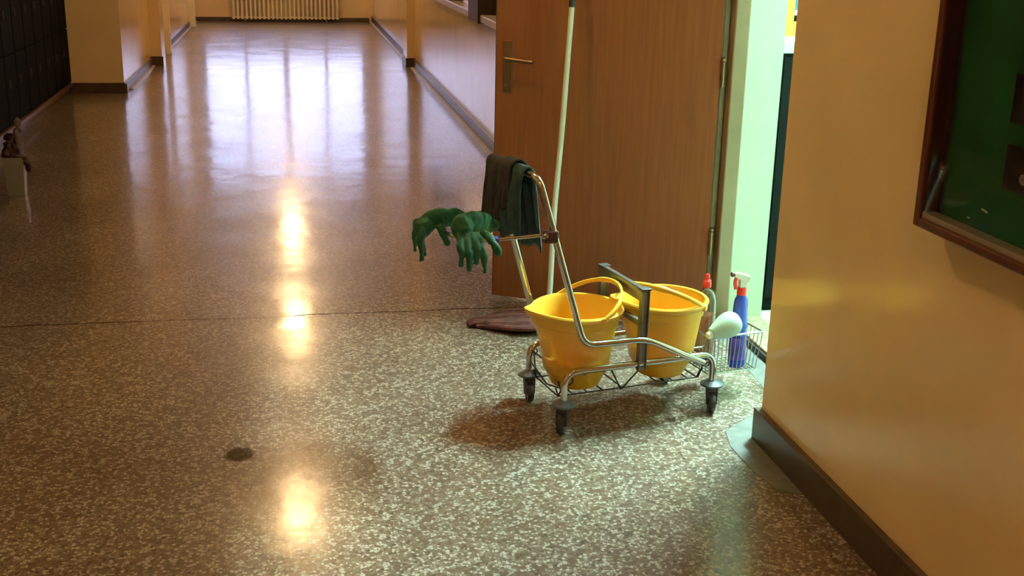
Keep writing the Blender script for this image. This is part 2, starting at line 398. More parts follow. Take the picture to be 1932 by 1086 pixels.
# doorway: steel frame, step, cement strip, mint reveal
door_f = struct('door_1', [(1.735, 1.80, 4.47, 4.60, 0.0, 2.14), (1.735, 1.80, 3.345, 3.40, 0.0, 2.14), (1.735, 1.80, 3.40, 4.47, 2.08, 2.14)], 'frame', bevel=0.006)
struct('rebate', [(1.70, 1.735, 4.52, 4.60, 0.0, 2.08)], 'framedark', door_f, bevel=0.004)
struct('threshold', [(1.80, 1.95, 3.345, 4.60, 0.0, 0.037)], 'sill', door_f, bevel=0.003, label='brown stone doorstep')
struct('threshold_strip', [(1.79, 1.80, 3.345, 4.47, 0.0, 0.026)], 'dark', door_f)  # near-black strip along the foot of the doorstep
struct('reveal', [(1.80, 1.952, 4.478, 4.60, 0.036, 2.14), (1.80, 1.952, 3.345, 3.39, 0.036, 2.14), (1.80, 1.952, 3.39, 4.478, 2.09, 2.14)], 'mint', door_f)
bm = B()
rnd = random.Random(3)
pts = [(1.792, 4.5)] + [(1.792, 3.36), (1.50, 3.36), (1.495, 2.92)] + [(1.40, 2.98), (1.375, 3.12), (1.372, 3.30), (1.40, 3.42), (1.50, 3.50), (1.62, 3.60), (1.675, 3.74), (1.69, 3.9), (1.70, 4.1), (1.695, 4.3), (1.70, 4.5)]
lo = [bm.verts.new((x, y, -0.01)) for x, y in pts]; hi = [bm.verts.new((x, y, 0.0022)) for x, y in pts]
bm.faces.new(hi); bm.faces.new(lo[::-1])
for i in range(len(pts)): bm.faces.new((lo[i], lo[(i + 1) % len(pts)], hi[(i + 1) % len(pts)], hi[i]))
# keep under the near wall out of the patch
obj('cement_patch', bm, 'cement', floor, label='smooth grey cement patch by the doorway')

# open door leaf
dl = Vector((0.87, 5.0, 0)); dr_ = Vector((1.705, 4.51, 0))
dv = (dr_ - dl); DW = dv.length; ang = math.atan2(dv.y, dv.x)
leaf = thing('door_leaf', 'brown wooden door standing open into the corridor behind the mop trolley', 'door', (dl.x, dl.y, 0), ang)
bm = B(); bx(bm, 0.003, DW - 0.003, 0.0, 0.042, 0.012, 2.075); obj('panel', bm, 'door', leaf, bevel=0.002)
bm = B(); bx(bm, -0.001, 0.003, 0.001, 0.041, 0.012, 2.075); obj('edge_band', bm, 'dooredge', leaf)
bm = B(); bx(bm, DW - 0.003, DW + 0.001, 0.001, 0.041, 0.012, 2.075); obj('edge_band', bm, 'dooredge', leaf)
bm = B(); bx(bm, 0.035, 0.078, -0.006, 0.0, 0.93, 1.15); ep = obj('escutcheon', bm, 'bronze', leaf, bevel=0.004)
bm = B(); lathe(bm, [(0, 0), (0.008, 0), (0.008, 0.02), (0, 0.02)], 10, mtx=Matrix.Translation((0.057, -0.005, 0.965)) @ Matrix.Rotation(PI / 2, 4, 'X')); obj('lock_cylinder', bm, 'brass', ep)
bm = B(); sweep(bm, fillet([(0.055, -0.004, 1.078), (0.055, -0.05, 1.078), (0.185, -0.05, 1.068)], 0.015), 0.0085, 10); obj('door_handle', bm, 'brass', leaf, smooth=True)
for z in (0.36, 1.06, 1.80):
    bm = B(); sweep(bm, [(DW + 0.010, -0.008, z - 0.05), (DW + 0.010, -0.008, z + 0.05)], 0.009, 10)
    lathe(bm, [(0, 0), (0.012, 0.004), (0.010, 0.016), (0, 0.02)], 10, mtx=Matrix.Translation((DW + 0.010, -0.008, z + 0.05)))
    obj('hinge', bm, 'brass', leaf, smooth=True)

# side room
struct('floor_side_room', [(1.95, 6.0, -0.6, 6.6, -0.1, 0.035)], 'roomfloor')
struct('ceiling_side_room', [(1.95, 6.2, -0.8, 6.8, 3.1, 3.2)], 'mint')
struct('wall_side_room', [(6.0, 6.2, -0.8, 6.8, -0.1, 3.1), (1.951, 6.0, -0.8, -0.6, -0.1, 3.1), (1.951, 6.0, 6.6, 6.8, -0.1, 3.1),
                          (1.951, 1.97, -0.6, 3.345, 0.03, 3.1), (1.951, 1.97, 4.60, 6.6, 0.03, 3.1), (1.951, 1.97, 3.345, 4.60, 2.14, 3.1)], 'mint')
cb = thing('cabinet', 'black-green cabinet with a white worktop seen through the doorway', 'cabinet', (2.4, 4.8, 0.035))
bm = B(); bx(bm, -0.425, 0.9, -0.24, 0.3, 0.0, 1.105); obj('body', bm, 'blackgreen', cb, bevel=0.003)
bm = B(); bx(bm, -0.425, 0.92, -0.255, 0.32, 1.105, 1.155); obj('worktop', bm, 'worktop', cb, bevel=0.004)
for i in range(2):
    bm = B(); bx(bm, -0.41 + i * 0.655, 0.235 + i * 0.655, -0.252, -0.24, 0.06, 1.09); dd_ = obj('door', bm, 'blackgreen', cb, bevel=0.002)
    bm = B(); bx(bm, 0.16 if i == 0 else 0.29, 0.175 if i == 0 else 0.305, -0.275, -0.252, 0.6, 0.72); obj('handle', bm, 'steel', dd_, bevel=0.002)
sc = thing('serving_hatch', 'yellow framed panel with a blue pane standing on the white worktop', 'cabinet', (2.3, 4.8, 1.19))
bm = B(); bx(bm, -0.27, -0.195, -0.05, 0.02, 0.0, 0.8); bx(bm, 0.45, 0.52, -0.05, 0.02, 0, 0.8); bx(bm, -0.195, 0.45, -0.05, 0.02, 0.0, 0.062); bx(bm, -0.195, 0.45, -0.05, 0.02, 0.74, 0.8); obj('frame', bm, 'yframe', sc, bevel=0.003)
bm = B(); bx(bm, -0.195, 0.45, -0.03, 0.0, 0.062, 0.088); obj('track', bm, 'blackgreen', sc)
bm = B(); bx(bm, -0.195, 0.45, -0.04, 0.0, 0.088, 0.108); obj('rail', bm, 'white', sc)
bm = B(); bx(bm, -0.195, 0.45, -0.02, 0.0, 0.108, 0.74); obj('pane', bm, 'bluepane', sc)

# side-room tubes
def tube_light(x, y, mt, label):
    t = thing('ceiling_light', label, 'ceiling light', (x, y, 3.1), 0, 'tube lights in the side room')
    bm = B(); bx(bm, -0.11, 0.11, -0.66, 0.66, -0.05, 0.0); obj('housing', bm, 'white', t, bevel=0.004)
    for s in (-1, 1):
        bm = B(); sweep(bm, [(s * 0.05, -0.6, -0.075), (s * 0.05, 0.6, -0.075)], 0.019, 12); obj('tube', bm, mt, t, smooth=True)
tube_light(2.85, 4.75, 'tube', 'twin tube light on the side room ceiling nearest the doorway')
tube_light(3.9, 1.2, 'tube2', 'twin tube light further inside the side room')

# corridor globes
for i, y in enumerate((-0.7, 4.25, 9.2, 14.3, 18.9)):
    g = thing('globe_lamp', ['behind the camera', 'above the mop trolley', 'second ahead over the floor', 'third ahead over the floor', 'nearest the far window'][i] and
              'lit warm glass globe lamp on the corridor ceiling, ' + ['behind the camera', 'above the mop trolley', 'next beyond the open door', 'by the right pilaster', 'nearest the radiator'][i],
              'ceiling lamp', (-0.04, y, H), 0, 'corridor globe lamps')
    bm = B(); lathe(bm, [(0, 0), (0.07, 0), (0.06, -0.03), (0.045, -0.05), (0, -0.05)], 24); obj('ceiling_rose', bm, 'white', g, smooth=True)
    bm = B(); R_ = 0.14; lathe(bm, [(R_ * math.sin(a * PI / 14), -0.17 - R_ * -math.cos(a * PI / 14)) for a in range(15)], 28); obj('glass_globe', bm, 'globe', g, smooth=True)

# radiator
rad = thing('radiator', 'cream column radiator under the window at the far end of the corridor', 'radiator', (-0.03, 21.36, 0))
NR = 25; W_ = 1.86
for i in range(NR):
    x = -W_ / 2 + (i + 0.5) * W_ / NR
    bm = B()
    for dy in (-0.05, 0.05):
        sweep(bm, [(x, dy, 0.06), (x, dy, 0.54)], 0.019, 8)
    bx(bm, x - 0.019, x + 0.019, -0.065, 0.065, 0.05, 0.095); bx(bm, x - 0.019, x + 0.019, -0.065, 0.065, 0.505, 0.55)
    obj('column', bm, 'radiator', rad, smooth=True)
bm = B()
for z in (0.075, 0.53): sweep(bm, [(-W_ / 2, 0, z), (W_ / 2, 0, z)], 0.014, 8)
obj('header_pipe', bm, 'radiator', rad, smooth=True)
for s in (-1, 1):
    bm = B(); bx(bm, s * 0.7 - 0.01, s * 0.7 + 0.01, -0.05, 0.05, 0.0, 0.06); obj('bracket', bm, 'steel', rad)

# lockers along the recess
LY0, LW, NL = 5.0, 0.385, 18
ordn = ['first', 'second', 'third', 'fourth', 'fifth', 'sixth', 'seventh', 'eighth', 'ninth', 'tenth', 'eleventh', 'twelfth',
        'thirteenth', 'fourteenth', 'fifteenth', 'sixteenth', 'seventeenth', 'eighteenth']
lk0 = thing('locker', '', 'locker', (-2.10, 12.03, 0), 0, 'navy lockers in the left recess')
bm = B(); bx(bm, -0.48, 0.0, -LW + 0.002, -0.002, 0.10, 2.15); obj('body', bm, 'navy', lk0, bevel=0.002)
bm = B(); bx(bm, -0.46, -0.02, -LW + 0.001, -0.001, 0.0, 0.10); obj('plinth', bm, 'plinth', lk0)
bm = B()
bx(bm, -0.02, 0.03, -LW, 0, 0.075, 0.10); obj('kick_rail', bm, 'plinth', lk0)
for k in range(4):
    z0 = 0.115 + k * 0.51
    bm = B(); bx(bm, 0.0, 0.014, -LW + 0.012, -0.012, z0, z0 + 0.50)
    d = obj('door', bm, 'navy', lk0, bevel=0.003)
    bm = B(); bx(bm, 0.014, 0.030, -LW + 0.05, -LW + 0.085, z0 + 0.27, z0 + 0.33)
    lathe(bm, [(0, 0.012), (0.014, 0.012), (0.012, 0.024), (0, 0.024)], 12, mtx=Matrix.Translation((0.005, -LW + 0.067, z0 + 0.30)) @ Matrix.Rotation(PI / 2, 4, 'Y'))
    obj('latch', bm, 'lockmetal', d)
def dup(root, loc, label):
    r = root.copy(); COL.objects.link(r); r.location = loc; r['label'] = label
    for ch in list(root.children):
        c = ch.copy(); COL.objects.link(c); c.parent = r
        for g_ in ch.children:
            e_ = g_.copy(); COL.objects.link(e_); e_.parent = c
    return r
lk0['label'] = 'dark navy locker column touching the tan pier on the left'
for i in range(1, NL):
    dup(lk0, (-2.10, 12.03 - i * LW, 0), 'dark navy locker column on the left, %s from the tan pier' % ordn[i])

# bin with bag at the left edge
bn = thing('waste_bin', 'small off-white square bin on the floor in front of the navy lockers', 'bin', (-1.655, 7.41, 0), 0.05)
bm = B()
for (r0, r1, z0, z1) in ((0.048, 0.060, 0.0, 0.235),):
    a = [bm.verts.new((s * r0, t * r0, z0)) for s, t in ((-1, -1), (1, -1), (1, 1), (-1, 1))]
    b_ = [bm.verts.new((s * r1, t * r1, z1)) for s, t in ((-1, -1), (1, -1), (1, 1), (-1, 1))]
    c_ = [bm.verts.new((s * (r1 - .004), t * (r1 - .004), z1)) for s, t in ((-1, -1), (1, -1), (1, 1), (-1, 1))]
    d_ = [bm.verts.new((s * (r0 - .004), t * (r0 - .004), z0 + .01)) for s, t in ((-1, -1), (1, -1), (1, 1), (-1, 1))]
    bm.faces.new(a)
    for P_, Q in ((a, b_), (b_, c_), (c_, d_)):
        for k in range(4): bm.faces.new((P_[k], P_[(k + 1) % 4], Q[(k + 1) % 4], Q[k]))
    bm.faces.new(d_)
obj('tub', bm, 'bin', bn, bevel=0.003)
def blob(name, balls, m_, parent=None, vox=0.006, amp=0.0, seed=0, smooth_it=4, sub=2):
    """balls: (center, (rx,ry,rz), optional rotation Matrix); merged by voxel remesh"""
    bm = B(); rn = random.Random(seed)
    for q in balls:
        c, r = Vector(q[0]), q[1]
        mt_ = Matrix.Translation(c) @ (q[2].to_4x4() if len(q) > 2 else Matrix.Identity(4)) @ Matrix.Diagonal((*r, 1))
        res = bmesh.ops.create_icosphere(bm, subdivisions=sub, radius=1, matrix=mt_)
        if amp:
            for v in res['verts']: v.co += Vector((rn.uniform(-amp, amp), rn.uniform(-amp, amp), rn.uniform(-amp, amp)))
    o = obj(name, bm, m_, parent, smooth=True)
    r_ = o.modifiers.new('remesh', 'REMESH'); r_.mode = 'VOXEL'; r_.voxel_size = vox; r_.use_smooth_shade = True
    if smooth_it:
        s_ = o.modifiers.new('smooth', 'SMOOTH'); s_.iterations = smooth_it; s_.factor = 0.6
    return o
bagballs = [((random.uniform(-.04, .035), random.uniform(-.04, .04), 0.23 + random.uniform(0, .12)), (.03, .03, .028)) for _ in range(16)]
bg_ = blob('rubbish_bag', [((-0.005, 0, 0.26), (.056, .056, .05))] + bagballs, 'bag', None, 0.006, 0.008, 1, 2)
bg_.location = (-1.655, 7.41, 0.0); tag(bg_, 'crumpled maroon bag stuffed in the off-white bin', 'bag')
b2 = blob('rag', [((0.075, -0.03, 0.20), (.02, .03, .03)), ((0.085, -0.03, 0.17), (.018, .025, .03)), ((0.062, -0.03, 0.232), (.018, .03, .02)), ((0.045, -.02, 0.243), (.03, .035, .008))], 'bag', None, 0.005, 0.006, 2, 2)
b2.location = (-1.655, 7.41, 0.0); tag(b2, 'dark red rag hanging over the right rim of the bin', 'rag')
b3 = blob('cloth', [((0.045, -0.03, 0.44), (.022, .02, .035)), ((0.035, -0.03, 0.37), (.02, .02, .045)), ((0.042, -0.035, 0.32), (.014, .02, .05)), ((0.05, -0.035, 0.265), (.016, .02, .03)), ((0.045, -0.04, 0.245), (.035, .022, .010)), ((0.055, -0.03, 0.40), (.015, .015, .02))], 'tissue', None, 0.005, 0.005, 3, 2)
b3.location = (-1.655, 7.41, 0.0); tag(b3, 'pale pinkish cloth poking up out of the bin beside the maroon bag', 'cloth')

# ------------------------------------------------------------------ notice case on the near right wall
cs = thing('display_case', 'glazed notice case with dark red wooden frame and green baize on the near right wall', 'display case', (1.49, 2.44, 0.955))
# local x: -X into corridor negative ; local y: toward camera negative
CT = 1.05; CL = 2.3; XF = -0.07
def cbox(name, q, m_, parent=cs, bevel=0.0, label=None):
    bm = B(); bx(bm, *q); return obj(name, bm, m_, parent, bevel=bevel, label=label)
cbox('back_board', (-0.02, -0.002, -CL, 0.0, 0.0, CT), 'casewood')
cbox('baize', (-0.024, -0.02, -CL + 0.02, -0.045, 0.03, CT - 0.03), 'felt', label='green baize backing')
cbox('frame_stile', (XF, -0.02, -0.022, 0.0, 0.0, CT), 'mahog', bevel=0.004)
cbox('frame_stile', (XF, -0.02, -CL, -CL + 0.03, 0.0, CT), 'mahog', bevel=0.004)
cbox('frame_rail', (XF, -0.02, -CL + 0.03, -0.022, 0.0, 0.022), 'mahog', bevel=0.004)
cbox('frame_rail', (XF, -0.02, -CL + 0.03, -0.022, CT - 0.03, CT), 'mahog', bevel=0.004)
cbox('ledge', (-0.060, -0.026, -CL + 0.03, -0.022, 0.022, 0.036), 'ledge', bevel=0.001, label='grey inner ledge')
cbox('pane', (XF + 0.008, XF + 0.011, -CL + 0.028, -0.020, 0.020, CT - 0.028), 'casepane')
def inphoto(y0, y1, z0, z1, nm, lab, patch=None):
    t = thing(nm, lab, 'photo', (1.463, y0, z0), 0, 'prints pinned on the green baize')
    bm = B(); bx(bm, 0.0, 0.003, y1 - y0, 0, 0, z1 - z0); obj('print', bm, 'photo', t)
    if patch:
        bm = B(); lathe(bm, [(0, 0), (patch[2], 0), (patch[2] * .8, 0.0015), (0, 0.0018)], 9, 1, 1.25, mtx=Matrix.Translation((-0.0002, patch[0], patch[1])) @ Matrix.Rotation(-PI / 2, 4, 'Y')); obj('pale_patch', bm, 'photolight', t, label='pale patch in the print')
inphoto(2.178, 2.06, 1.098, 1.192, 'photo_print', 'dark print with a pale patch, lowest on the green baize', (-0.07, 0.03, 0.012))
inphoto(2.182, 2.06, 1.235, 1.335, 'photo_print', 'dark print second from the bottom on the green baize')
inphoto(2.165, 2.06, 1.37, 1.47, 'photo_print', 'dark print partly hidden at the top right of the green baize')
def scrap(y, z, ln, th, rot, nm, lab):
    bm = B(); obox(bm, (0, 0, 0), (1, 0, 0), (0, math.cos(rot), math.sin(rot)), (0, -math.sin(rot), math.cos(rot)), 0.0012, ln / 2, th / 2)
    o = obj(nm, bm, 'paper', None); o.location = (1.4645, y, z); tag(o, lab, 'pin')
scrap(2.228, 1.036, 0.022, 0.0035, 0.15, 'paper_strip', 'thin white strip stuck low on the green baize')
scrap(2.284, 1.008, 0.010, 0.0025, 0.0, 'paper_scrap', 'tiny white scrap just above the grey ledge in the notice case')
bm = B(); lathe(bm, [(0, 0), (0.003, 0), (0.0035, 0.003), (0.002, 0.006), (0, 0.006)], 10, mtx=Matrix.Rotation(-PI / 2, 4, 'Y'))
o = obj('white_dot', bm, 'white', None, smooth=True); o.location = (1.4695, 2.42, 1.085); tag(o, 'white dot at the left side of the notice case', 'pin')  # tiny white dot at the edge of the baize

# ------------------------------------------------------------------ TROLLEY
O = Vector((0.8599, 3.495, 0)); TA = math.atan2(0.2, 0.98)
def L2W(s, w_, z):
    c, s_ = math.cos(TA), math.sin(TA)
    return Vector((O.x + s * c - w_ * s_, O.y + s * s_ + w_ * c, z))
TW = 0.298; TL = 0.564
tr = thing('mop_trolley', 'chrome tube trolley on castors carrying two yellow mop buckets', 'trolley', (O.x, O.y, 0), TA)
TR = 0.0115
def tpart(name, pts, r, m_, fil=0.05, parent=tr, n=12, label=None, closed=False):
    bm = B(); sweep(bm, fillet(pts, fil) if fil else pts, r, n, closed); return obj(name, bm, m_, parent, smooth=True, label=label)
ZB = 0.208
for w_ in (0.0, TW):
    tpart('base_tube', [(-0.004, w_, 0.10), (-0.004, w_, ZB), (TL, w_, ZB), (TL, w_, 0.10)], TR, 'chrome', 0.055)
for s in (0.07, 0.50):
    tpart('cross_tube', [(s, 0, ZB - 0.012), (s, TW, ZB - 0.012)], 0.007, 'steel', 0)
# push handle: one bent tube
tpart('push_handle', [(0.515, -0.014, 0.186), (0.283, -0.020, 0.300), (0.052, -0.020, 0.304), (-0.118, -0.004, 0.868),
                      (-0.152, TW + 0.004, 0.872), (0.018, TW + 0.020, 0.304), (0.283, TW + 0.020, 0.300), (0.515, TW + 0.014, 0.186)], TR, 'chrome', 0.045)
# wringer posts and cross channel
for w_ in (-0.004, TW + 0.004):
    bm = B(); bx(bm, 0.262, 0.291, w_ - 0.006, w_ + 0.006, ZB - 0.02, 0.468)
    bx(bm, 0.262, 0.266, w_ - 0.012, w_ + 0.012, ZB - 0.02, 0.468); bx(bm, 0.287, 0.291, w_ - 0.012, w_ + 0.012, ZB - 0.02, 0.468)
    obj('wringer_post', bm, 'steel', tr, bevel=0.001)
bm = B(); bx(bm, 0.268, 0.285, -0.006, TW + 0.006, 0.445, 0.470); bx(bm, 0.263, 0.268, -0.006, TW + 0.006, 0.428, 0.473)
obj('wringer_channel', bm, 'steel', tr, bevel=0.001)
bm = B(); bx(bm, 0.270, 0.284, 0, TW, 0.335, 0.355); obj('cross_bar', bm, 'steel', tr, bevel=0.001)
bm = B(); bx(bm, 0.258, 0.295, -0.018, 0.012, 0.466, 0.474); bx(bm, 0.258, 0.295, TW - 0.012, TW + 0.018, 0.466, 0.474); obj('post_cap', bm, 'rubber', tr, bevel=0.002)
# wire cradle
ZW = 0.104
bm = B(); wr = 0.0028
for w_ in (0.055, 0.243):
    sweep(bm, fillet([(-0.01, w_, ZW + .03), (0.0, w_, ZW), (0.535, w_, ZW), (0.548, w_, ZW + 0.03)], 0.01, 3), wr, 6)
for s in (0.0, 0.055, 0.11, 0.165, 0.24, 0.38, 0.44, 0.50, 0.535):
    sweep(bm, [(s, 0.055, ZW), (s, 0.243, ZW)], wr, 6)
obj('wire_cradle', bm, 'wire', tr, smooth=True)
for w0, w1 in ((0.0, 0.055), (TW, 0.243)):
    for s in (0.228,):
        bm = B(); sweep(bm, fillet([(s - 0.062, w0, ZB - 0.008), (s + 0.008, w1, ZW - 0.006), (s + 0.06, w0, ZB - 0.008)], 0.004, 3), 0.003, 6)
        obj('wire_hanger', bm, 'wire', tr, smooth=True)
    for s0, s1 in ((0.012, 0.0), (0.535, 0.54)):
        bm = B()
        pts = [(s0, w0, ZB - 0.008), (s0 * .5 + s1 * .5, w0 * .6 + w1 * .4, 0.165), (s1, w1, ZW)]
        sweep(bm, fillet(pts, 0.01, 3), 0.003, 6)
        loop = [(s0 + 0.014 * math.cos(a), w0, ZB - 0.03 + 0.014 * math.sin(a)) for a in [i * 2 * PI / 12 for i in range(12)]]
        sweep(bm, loop, 0.0025, 6, closed=True)
        obj('wire_hanger', bm, 'wire', tr, smooth=True)
# diagonal wires at the left end
bm = B(); sweep(bm, [(0.0, TW, 0.19), (0.03, 0.16, 0.165), (0.012, 0.045, ZW)], 0.003, 6); sweep(bm, [(-0.004, 0.0, 0.15), (0.0, TW * .5, 0.112), (-0.004, TW, 0.15)], 0.003, 6)
obj('wire_hanger', bm, 'wire', tr, smooth=True)
# castors
def castor(s, w_, yaw, dark=False):
    c = bpy.data.objects.new('castor', None); COL.objects.link(c); c.parent = tr; c.location = (s, w_, 0); c.rotation_euler = (0, 0, yaw)
    bm = B(); lathe(bm, [(0, 0.088), (0.030, 0.088), (0.040, 0.093), (0.040, 0.099), (0.028, 0.106), (0.014, 0.112), (0, 0.112)], 24); obj('bumper_disc', bm, 'bumper', c, smooth=True)
    bm = B(); bx(bm, -0.030, 0.016, -0.019, 0.019, 0.076, 0.089)
    for t in (-1, 1):
        vs = [bm.verts.new((x, t * y, z)) for y in (0.0155, 0.019) for x, z in ((-0.030, 0.080), (0.014, 0.080), (-0.012, 0.030), (-0.028, 0.030))]
        for f in ((0, 1, 2, 3), (4, 5, 6, 7), (0, 1, 5, 4), (1, 2, 6, 5), (2, 3, 7, 6), (3, 0, 4, 7)): bm.faces.new([vs[i] for i in f])
    obj('fork', bm, 'rubber', c, bevel=0.002)
    bm = B(); mt_ = Matrix.Translation((-0.020, 0, 0.0375)) @ Matrix.Rotation(PI / 2, 4, 'X')
    lathe(bm, [(0, -0.012), (0.010, -0.012), (0.012, -0.008), (0.024, -0.008), (0.028, -0.011), (0.034, -0.011), (0.0370, -0.006), (0.0370, 0.006), (0.034, 0.011), (0.028, 0.011), (0.024, 0.008), (0.012, 0.008), (0.010, 0.012), (0, 0.012)], 28, mtx=mt_)
    obj('wheel', bm, 'rubber', c, smooth=True)
castor(-0.004, 0.0, 0.9); castor(TL, 0.0, 1.15); castor(-0.004, TW, 1.35); castor(TL, TW, 0.5)

# bag-holder ring at handle height
ZR = 0.682
tpart('bag_ring', [(-0.078, -0.012, ZR + 0.004), (-0.30, -0.012, ZR), (-0.375, 0.05, ZR + 0.004), (-0.39, 0.15, ZR + 0.006), (-0.375, 0.25, ZR + 0.006), (-0.30, TW + 0.006, ZR + 0.012), (-0.078, TW + 0.006, ZR + 0.012)], 0.0055, 'chrome', 0.04)
for w_, lab in ((-0.008, None), (TW + 0.004, None)):
    bm = B(); bx(bm, -0.098, -0.052, w_ - 0.016, w_ + 0.014, ZR - 0.024, ZR + 0.016); obj('clamp', bm, 'darkplastic', tr, bevel=0.005, label='dark plastic clamp')
    bm = B(); lathe(bm, [(0, 0), (0.010, 0), (0.012, 0.006), (0.008, 0.016), (0, 0.018)], 14, mtx=Matrix.Translation((-0.102, w_ - 0.012, ZR + 0.004)) @ Matrix.Rotation(PI / 2, 4, 'X')); obj('clamp_knob', bm, 'chrome', tr, smooth=True)
tpart('ring_clip', [(-0.285, -0.012, ZR), (-0.255, -0.012, ZR)], 0.012, 'blueclip', 0, label='blue plastic clip')

# wire bottle basket at the door end
def basket():
    s0, s1, w0, w1, zt, zb = 0.598, 0.818, 0.085, 0.255, 0.232, 0.088
    i_ = 0.012
    tpart('basket_rim', [(s0, w0, zt), (s1, w0, zt), (s1, w1, zt), (s0, w1, zt), (s0, (w0 + w1) / 2, zt), (s0, w0 + .0001, zt)], 0.0034, 'zinc', 0.008, n=8)
    bm = B()
    sweep(bm, fillet([(s0 + i_, w0 + i_, zb), (s1 - i_, w0 + i_, zb), (s1 - i_, w1 - i_, zb), (s0 + i_, w1 - i_, zb), (s0 + i_, w0 + i_ + .001, zb)], 0.008, 3), 0.0028, 6)
    for k in range(1, 12):
        s = s0 + i_ + k * (s1 - s0 - 2 * i_) / 12; sweep(bm, [(s, w0 + i_, zb), (s, w1 - i_, zb)], 0.0018, 6)
    for k in range(1, 6):
        w_ = w0 + i_ + k * (w1 - w0 - 2 * i_) / 6; sweep(bm, [(s0 + i_, w_, zb - .002), (s1 - i_, w_, zb - .002)], 0.0018, 6)
    obj('basket_floor', bm, 'zinc', tr, smooth=True)
    for k in range(13):
        t = k / 12
        if 0.62 < t < 0.98: pass
        for wa, wb in ((w0, w0 + i_), (w1, w1 - i_)):
            sa = s0 + t * (s1 - s0); sb = s0 + i_ + t * (s1 - s0 - 2 * i_)
            bm = B(); sweep(bm, [(sa, wa, zt), (sb, wb, zb)], 0.0016, 6); obj('basket_wire', bm, 'zinc', tr, smooth=True)
    for k in range(1, 7):
        t = k / 7
        for sa, sb in ((s0, s0 + i_), (s1, s1 - i_)):
            bm = B(); sweep(bm, [(sa, w0 + t * (w1 - w0), zt), (sb, w0 + i_ + t * (w1 - w0 - 2 * i_), zb)], 0.0016, 6); obj('basket_wire', bm, 'zinc', tr, smooth=True)
    for w_ in (0.10, 0.24):
        bm = B(); sweep(bm, fillet([(TL - 0.06, w_, ZB - 0.012), (TL + 0.02, w_, ZB - 0.012), (s0, w_, zt)], 0.01, 3), 0.004, 8); obj('basket_hook', bm, 'steel', tr, smooth=True)
    tpart('end_tube', [(0.52, 0.0, ZB - 0.012), (0.52, TW, ZB - 0.012)], 0.006, 'steel', 0)
basket()

# ------------------------------------------------------------------ buckets
def bucket(name, label, s, w_, zb, spout_dir, bail_axis, bail_elev, hgt=0.275):
    p = L2W(s, w_, zb)
    t = thing(name, label, 'bucket', p, TA, 'yellow mop buckets')
    n = 64
    def ring(bm, r, z, dr=0.0):
        out = []
        zz = z / hgt
        for k in range(n):
            a = 2 * PI * k / n
            d = math.atan2(math.sin(a - spout_dir), math.cos(a - spout_dir))
            sp = math.exp(-(d / 0.30) ** 2) * 0.040 * max(0, (zz - 0.45) / 0.55) ** 1.6
            rr = r + sp * (1 if r > 0.02 else 0)
            zo = math.exp(-(d / 0.26) ** 2) * 0.010 * max(0, (zz - 0.8) / 0.2)
            out.append(bm.verts.new((rr * math.cos(a), rr * math.sin(a), z + zo)))
        return out
    R = 0.147
    prof = [(0.0, 0.0), (0.078, 0.0), (0.084, 0.003), (0.090, 0.016), (0.106, 0.050), (0.112, 0.056), (0.124, 0.14), (0.135, 0.215), (0.137, 0.222),
            (0.141, 0.224), (0.145, 0.252), (0.150, 0.254), (R + 0.010, 0.262), (R + 0.011, 0.270), (R + 0.006, 0.275), (R - 0.003, 0.274), (R - 0.008, 0.264),
            (0.132, 0.20), (0.118, 0.10), (0.108, 0.055), (0.086, 0.016), (0.076, 0.006), (0.0, 0.006)]
    bm = B(); rings = []
    for r, z in prof:
        rings.append([bm.verts.new((0, 0, z))] if r == 0 else ring(bm, r, z))
    for A, Bq in zip(rings[:-1], rings[1:]):
        for k in range(n):
            fs = []
            for q in (A[k % len(A)], A[(k + 1) % n % len(A)], Bq[(k + 1) % n % len(Bq)], Bq[k % len(Bq)]):
                if q not in fs: fs.append(q)
            bm.faces.new(fs)
    obj('body', bm, 'yellow', t, smooth=True)
    # bail handle
    ax = Vector((math.cos(bail_axis), math.sin(bail_axis), 0))
    pr = Vector((math.cos(bail_axis - PI / 2), math.sin(bail_axis - PI / 2), 0))
    up = pr * math.cos(bail_elev) + Vector((0, 0, 1)) * math.sin(bail_elev)
    bm = B(); pts = []; rr = []
    Rb = R + 0.006
    for i in range(25):
        a = PI * i / 24
        pts.append(ax * math.cos(a) * Rb * 1.0 + up * math.sin(a) * Rb * 1.08 + Vector((0, 0, 0.262)))
        rr.append(0.0085 if 8 < i < 16 else 0.0065)
    sweep(bm, pts, rr, 10, flat=(0.75, 1.25, tuple(ax.cross(up))))
    h = obj('bail', bm, 'yellow', t, smooth=True)
    for sgn in (1, -1):
        c = ax * sgn * Rb + Vector((0, 0, 0.262))
        bm = B(); lathe(bm, [(0, -0.008), (0.013, -0.008), (0.014, 0.0), (0.011, 0.008), (0, 0.010)], 16, mtx=Matrix.Translation(c) @ ax.to_track_quat('Z', 'Y').to_matrix().to_4x4())
        obj('pivot_lug', bm, 'yellow', t, smooth=True)
    return t
bucket('mop_bucket', 'yellow plastic bucket with its spout pointing left, nearest the push handle', 0.105, 0.149, ZW + 0.005, PI, PI / 2 + 0.12, 0.50)
bucket('mop_bucket', 'yellow plastic bucket nearest the bottle basket and the doorway', 0.437, 0.149, ZW + 0.005, PI * 0.94, -PI / 4 - 0.15, 0.55)

